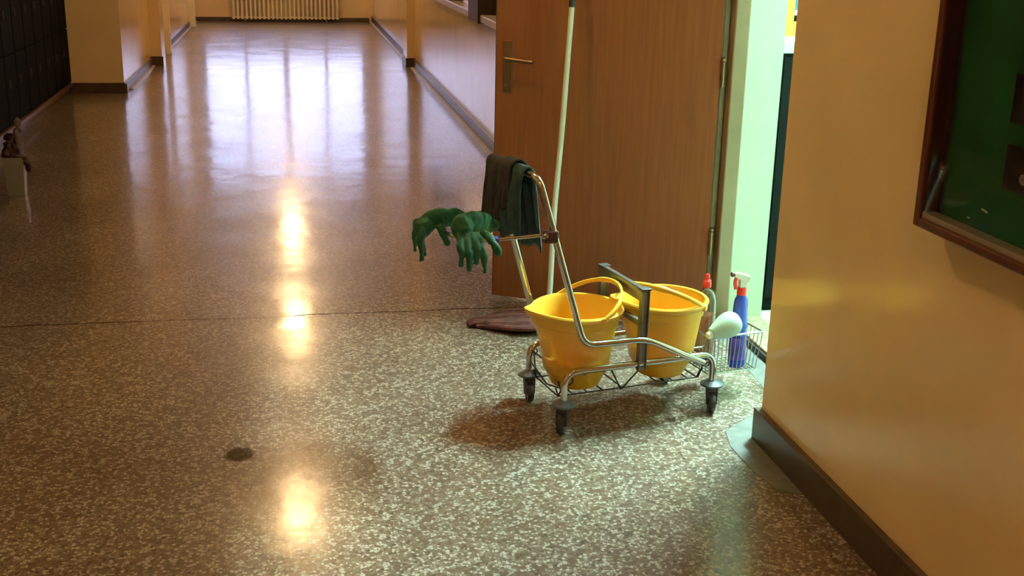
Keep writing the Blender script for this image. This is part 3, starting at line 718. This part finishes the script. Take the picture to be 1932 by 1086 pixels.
# ------------------------------------------------------------------ cloths over the push handle
def drape(name, label, m_, w0, w1, front, back, seed, amp=0.006, skew=0.0, off=0.0):
    rn = random.Random(seed); bm = B(); nw, nl = 22, 40
    ph = [rn.uniform(0, 6.28) for _ in range(4)]
    zt = 0.868; R_ = 0.016 + off
    rows = []
    tot = front + back
    for i in range(nl + 1):
        row = []
        d = -front + tot * i / nl          # <0 camera side (-s), >0 far side
        for j in range(nw + 1):
            u = j / nw; w_ = w0 + (w1 - w0) * u
            s_bar = -0.118 - 0.034 * (w_ / TW)
            arc = R_ * PI / 2
            sg = 1 if d > 0 else -1
            if abs(d) < arc:
                a = d / R_; s = s_bar + R_ * math.sin(a); z = zt + R_ * math.cos(a)
            else:
                s = s_bar + sg * R_; z = zt - (abs(d) - arc)
            hang = max(0, abs(d) - arc)
            f = min(1, hang / 0.08)
            s += sg * (amp * math.sin(u * 15 + ph[0]) + amp * 0.7 * math.sin(u * 27 + ph[1] + hang * 8)) * f + sg * amp * 1.3 * f
            s += 0.10 * hang * (1 if sg > 0 else -0.15)
            w2_ = w_ + 0.008 * math.sin(hang * 14 + ph[2]) * f + skew * hang
            if i == 0 or i == nl: z += 0.012 * math.sin(u * 7 + ph[3])
            z += skew * 0.5 * (u - 0.5) * f * 0.2
            row.append(bm.verts.new((s, w2_, z)))
        rows.append(row)
    for i in range(nl):
        for j in range(nw): bm.faces.new((rows[i][j], rows[i][j + 1], rows[i + 1][j + 1], rows[i + 1][j]))
    o = obj(name, bm, m_, None, smooth=True)
    o.location = (O.x, O.y, 0); o.rotation_euler = (0, 0, TA)
    sd = o.modifiers.new('solid', 'SOLIDIFY'); sd.thickness = 0.007; sd.offset = 1
    tag(o, label, 'cloth'); return o
drape('cleaning_cloth', 'dark brown-grey cloth hanging at the left end of the trolley handle', 'cloth_dark', 0.155, 0.305, 0.25, 0.20, 5, 0.006)
drape('cleaning_cloth', 'teal-grey cloth folded over the trolley handle nearest the camera side', 'cloth_teal', 0.062, 0.185, 0.235, 0.275, 9, 0.007)
drape('cleaning_cloth', 'short brownish cloth laid on top between the two longer cloths', 'cloth_dark', 0.125, 0.185, 0.17, 0.12, 12, 0.004, off=0.012)

# ------------------------------------------------------------------ gloves draped over the ring
def glove(name, label, palm, cuff, fingers, thumb, seed):
    """palm: list of (s,w,z,rx); cuff same; fingers: list of polylines; all local; voxel-merged into one skin"""
    bm = B()
    def chain(pts, radii, flat=None):
        f = fillet(pts, 0.02, 3) if len(pts) > 2 else [Vector(p) for p in pts]
        n_ = len(f); rr = [radii[0] + (radii[1] - radii[0]) * i / (n_ - 1) for i in range(n_)]
        sweep(bm, f, rr, 10, flat=flat)
        for e_, r_ in ((f[-1], rr[-1]),):
            bmesh.ops.create_icosphere(bm, subdivisions=2, radius=r_, matrix=Matrix.Translation(e_))
    chain(palm, (0.034, 0.036), (0.48, 1.0, (0, 0, 1)))
    chain(cuff, (0.034, 0.022), (0.50, 1.0, (0, 0, 1)))
    for f in fingers: chain(f, (0.0125, 0.0088))
    chain(thumb, (0.015, 0.011))
    o = obj(name, bm, 'glove', None, smooth=True)
    o.location = (O.x, O.y, 0); o.rotation_euler = (0, 0, TA)
    r_ = o.modifiers.new('remesh', 'REMESH'); r_.mode = 'VOXEL'; r_.voxel_size = 0.0035; r_.use_smooth_shade = True
    tx = bpy.data.textures.new('rubber_folds', 'CLOUDS'); tx.noise_scale = 0.035
    d_ = o.modifiers.new('folds', 'DISPLACE'); d_.texture = tx; d_.strength = 0.016; d_.mid_level = 0.5
    s_ = o.modifiers.new('smooth', 'SMOOTH'); s_.iterations = 3; s_.factor = 0.5
    tag(o, label, 'glove', 'green rubber gloves on the trolley ring'); return o
glove('rubber_glove', 'green rubber glove at the left, fingers hanging over the end of the ring',
      [(-0.375, 0.15, 0.722), (-0.415, 0.15, 0.722), (-0.440, 0.15, 0.700)],
      [(-0.375, 0.15, 0.722), (-0.345, 0.16, 0.724), (-0.315, 0.18, 0.722)],
      [[(-0.452, 0.125, 0.705), (-0.464, 0.118, 0.665), (-0.458, 0.115, 0.605)],
       [(-0.445, 0.145, 0.695), (-0.452, 0.145, 0.660), (-0.442, 0.142, 0.612)],
       [(-0.452, 0.170, 0.705), (-0.468, 0.172, 0.670), (-0.462, 0.170, 0.622)],
       [(-0.440, 0.185, 0.705), (-0.455, 0.195, 0.670), (-0.455, 0.195, 0.630)]],
      [(-0.395, 0.130, 0.705), (-0.388, 0.115, 0.680), (-0.378, 0.105, 0.655)], 1)
glove('rubber_glove', 'green rubber glove slung over the near side of the ring, fingers dangling below it',
      [(-0.285, 0.06, 0.728), (-0.325, 0.045, 0.730), (-0.355, 0.035, 0.722)],
      [(-0.285, 0.06, 0.728), (-0.255, 0.09, 0.712), (-0.215, 0.13, 0.690)],
      [[(-0.372, 0.020, 0.700), (-0.382, -0.034, 0.672), (-0.382, -0.038, 0.622)],
       [(-0.350, 0.010, 0.700), (-0.358, -0.038, 0.668), (-0.357, -0.042, 0.604)],
       [(-0.318, 0.010, 0.700), (-0.312, -0.038, 0.668), (-0.308, -0.042, 0.594)],
       [(-0.335, 0.010, 0.700), (-0.330, -0.038, 0.670), (-0.334, -0.042, 0.625)]],
      [(-0.290, 0.030, 0.700), (-0.275, -0.030, 0.680), (-0.262, -0.034, 0.645)], 2)

# ------------------------------------------------------------------ bottles in the basket
ZF = 0.091
def bottle_blue():
    p = L2W(0.748, 0.135, ZF); t = thing('spray_bottle', 'blue spray bottle with a white and red trigger head in the wire basket', 'bottle', p, TA - 0.1)
    prof = [(0, 0), (0.026, 0), (0.031, 0.006), (0.032, 0.03), (0.032, 0.12), (0.0305, 0.135), (0.031, 0.15), (0.0295, 0.19), (0.027, 0.215), (0.0265, 0.235), (0.024, 0.255), (0.0165, 0.272), (0.0145, 0.278), (0, 0.278)]
    bm = B(); lathe(bm, prof, 32, 1.0, 0.78); obj('body', bm, 'bluebottle', t, smooth=True)
    bm = B(); lathe(bm, [(0.0323, 0.03), (0.0326, 0.032), (0.0326, 0.112), (0.0323, 0.114)], 32, 1.0, 0.78); obj('label_sleeve', bm, 'bluelabel', t, smooth=True, label='violet label sleeve')
    bm = B(); lathe(bm, [(0, 0.274), (0.0175, 0.274), (0.0175, 0.296), (0.014, 0.302), (0, 0.302)], 20); obj('collar', bm, 'red', t, smooth=True, label='red screw collar')
    bm = B()
    # trigger head profile in the s-z plane, extruded across
    poly = [(0.013, 0.300), (0.014, 0.315), (0.030, 0.330), (0.026, 0.343), (0.005, 0.350), (-0.022, 0.358), (-0.036, 0.358), (-0.036, 0.344), (-0.012, 0.330), (-0.013, 0.300)]
    a = [bm.verts.new((x, -0.0105, z)) for x, z in poly]; b_ = [bm.verts.new((x, 0.0105, z)) for x, z in poly]
    bm.faces.new(a); bm.faces.new(b_[::-1])
    for k in range(len(poly)): bm.faces.new((a[k], a[(k + 1) % len(poly)], b_[(k + 1) % len(poly)], b_[k]))
    hd = obj('trigger_head', bm, 'white', t, bevel=0.003, label='white spray head')
    bm = B(); lathe(bm, [(0, 0), (0.009, 0), (0.009, 0.010), (0.004, 0.012), (0, 0.012)], 12, mtx=Matrix.Translation((-0.035, 0, 0.351)) @ Matrix.Rotation(-PI / 2, 4, 'Y')); obj('nozzle', bm, 'darkplastic', t, label='dark nozzle')
    bm = B(); sweep(bm, fillet([(-0.020, 0, 0.346), (-0.030, 0, 0.325), (-0.024, 0, 0.296)], 0.01, 4), 0.0055, 8, flat=(1, 1.4, (1, 0, 0))); obj('trigger', bm, 'red', t, smooth=True, label='red trigger')
bottle_blue()
def bottle_clear():
    p = L2W(0.652, 0.215, ZF); t = thing('detergent_bottle', 'clear bottle of pink liquid with a red cap behind the yellow bucket', 'bottle', p, TA)
    prof = [(0, 0), (0.034, 0), (0.039, 0.006), (0.040, 0.04), (0.041, 0.19), (0.041, 0.235), (0.038, 0.253), (0.030, 0.269), (0.018, 0.279), (0.013, 0.284), (0.012, 0.292), (0, 0.292)]
    inn = [(0.0105, 0.290), (0.0115, 0.279), (0.0285, 0.267), (0.0365, 0.251), (0.0395, 0.234), (0.0395, 0.19), (0.0385, 0.04), (0.0370, 0.008), (0, 0.003)]
    bm = B(); lathe(bm, prof[:-1] + inn, 32, 1.0, 0.75); obj('shell', bm, 'clear', t, smooth=True, label='clear plastic shell')
    bm = B(); lathe(bm, [(0, 0.006), (0.0375, 0.010), (0.0378, 0.04), (0.0378, 0.185), (0, 0.186)], 32, 1.0, 0.745); obj('liquid', bm, 'pink', t, smooth=True, label='pink liquid')
    bm = B(); lathe(bm, [(0, 0.288), (0.0145, 0.288), (0.0155, 0.292), (0.0150, 0.312), (0.009, 0.318), (0.0085, 0.333), (0.006, 0.337), (0, 0.337)], 20); obj('cap', bm, 'red', t, smooth=True, label='red cap')
bottle_clear()
def bottle_white():
    # lies slanting across the basket rim, base up and to the right
    a = L2W(0.595, 0.073, 0.252); b_ = L2W(0.700, 0.080, 0.290)
    ax = (b_ - a).normalized(); t = thing('white_bottle', 'milky white bottle lying slanted across the rim of the wire basket', 'bottle', a, 0)
    q = ax.to_track_quat('Z', 'Y'); t.rotation_euler = q.to_euler()
    prof = [(0, 0), (0.020, 0), (0.023, 0.006), (0.029, 0.020), (0.037, 0.040), (0.044, 0.062), (0.046, 0.080), (0.042, 0.100), (0.031, 0.112), (0.012, 0.117), (0, 0.117)]
    bm = B(); lathe(bm, prof, 32); obj('body', bm, 'milky', t, smooth=True)
    bm = B(); lathe(bm, [(0, -0.016), (0.013, -0.016), (0.0135, 0.004), (0, 0.004)], 20); obj('cap', bm, 'white', t, smooth=True, label='white cap')
bottle_white()

# ------------------------------------------------------------------ mop
mp_ = thing('mop', 'mop with white pole leaning on the door and maroon head on the floor', 'mop', (1.03, 4.555, 0))
pole = [(1.034, 4.56, 0.045), (1.046, 4.585, 0.145), (1.0575, 4.615, 0.415), (1.072, 4.645, 0.565), (1.097, 4.68, 0.80), (1.122, 4.725, 1.105), (1.140, 4.755, 1.312)]
o0 = Vector((1.03, 4.555, 0))
def smooth_path(pts, it=3):
    pts = [Vector(p) for p in pts]
    for _ in range(it):
        out = [pts[0]]
        for a, b_ in zip(pts[:-1], pts[1:]): out += [a * .75 + b_ * .25, a * .25 + b_ * .75]
        out.append(pts[-1]); pts = out
    return pts
bm = B(); sweep(bm, smooth_path([Vector(p) - o0 for p in pole]), 0.0115, 12); obj('pole', bm, 'pole', mp_, smooth=True, label='white enamelled pole')
bm = B(); d_ = (Vector(pole[-1]) - Vector(pole[-2])).normalized(); e0 = Vector(pole[-1]) - o0
sweep(bm, [e0 - d_ * 0.01, e0, e0 + d_ * 0.13, e0 + d_ * 0.145], [0.0125, 0.014, 0.014, 0.009], 12); obj('grip', bm, 'blacksteel', mp_, smooth=True, label='black grip')
bm = B(); sweep(bm, [(-0.02, -0.02, 0.018), (0.0, 0.0, 0.035), (0.008, 0.012, 0.075), (0.012, 0.02, 0.10)], [0.03, 0.024, 0.017, 0.014], 14); obj('socket', bm, 'maroon', mp_, smooth=True)
# yarn strands lying on the floor toward the left
rn = random.Random(11)
for k in range(26):
    u = k / 25
    y_end = 4.57 + (4.66 - 4.57) * (u) + rn.uniform(-0.01, 0.01)
    x_end = 0.69 + 0.06 * abs(u - 0.45) ** 1.2 * 2 + rn.uniform(0, 0.025)
    y_mid = 4.43 + (4.70 - 4.43) * u
    lay = rn.choice((0.012, 0.022, 0.03))
    pts = [Vector((1.02, 4.545 + (u - .5) * 0.04, 0.022 + lay * .5)), Vector((0.975, y_mid + 0.02 * (0.5 - u), 0.022 + lay * .6)), Vector((0.90, y_mid + 0.022 * (1 - u) + rn.uniform(-.008, .008), 0.010 + lay)),
           Vector((0.82, y_mid * .55 + y_end * .45 + rn.uniform(-.008, .008), 0.009 + lay * .8)), Vector((x_end + .02, y_end, 0.009 + lay * .4)), Vector((x_end, y_end + 0.004, 0.009))]
    bm = B(); sweep(bm, [p - o0 for p in smooth_path(pts, 2)], 0.0105, 7); obj('strand', bm, 'maroon', mp_, smooth=True)
for k in range(10):
    u = k / 9; a = -0.9 + u * 1.2
    pts = [Vector((1.03, 4.55, 0.03)), Vector((1.10, 4.55 + 0.03 * (u - .5), 0.028)), Vector((1.20, 4.50 + 0.10 * u, 0.014)), Vector((1.27 + .02 * rn.random(), 4.48 + 0.13 * u, 0.010))]
    bm = B(); sweep(bm, [p - o0 for p in smooth_path(pts, 2)], 0.0095, 7); obj('strand', bm, 'maroon', mp_, smooth=True)
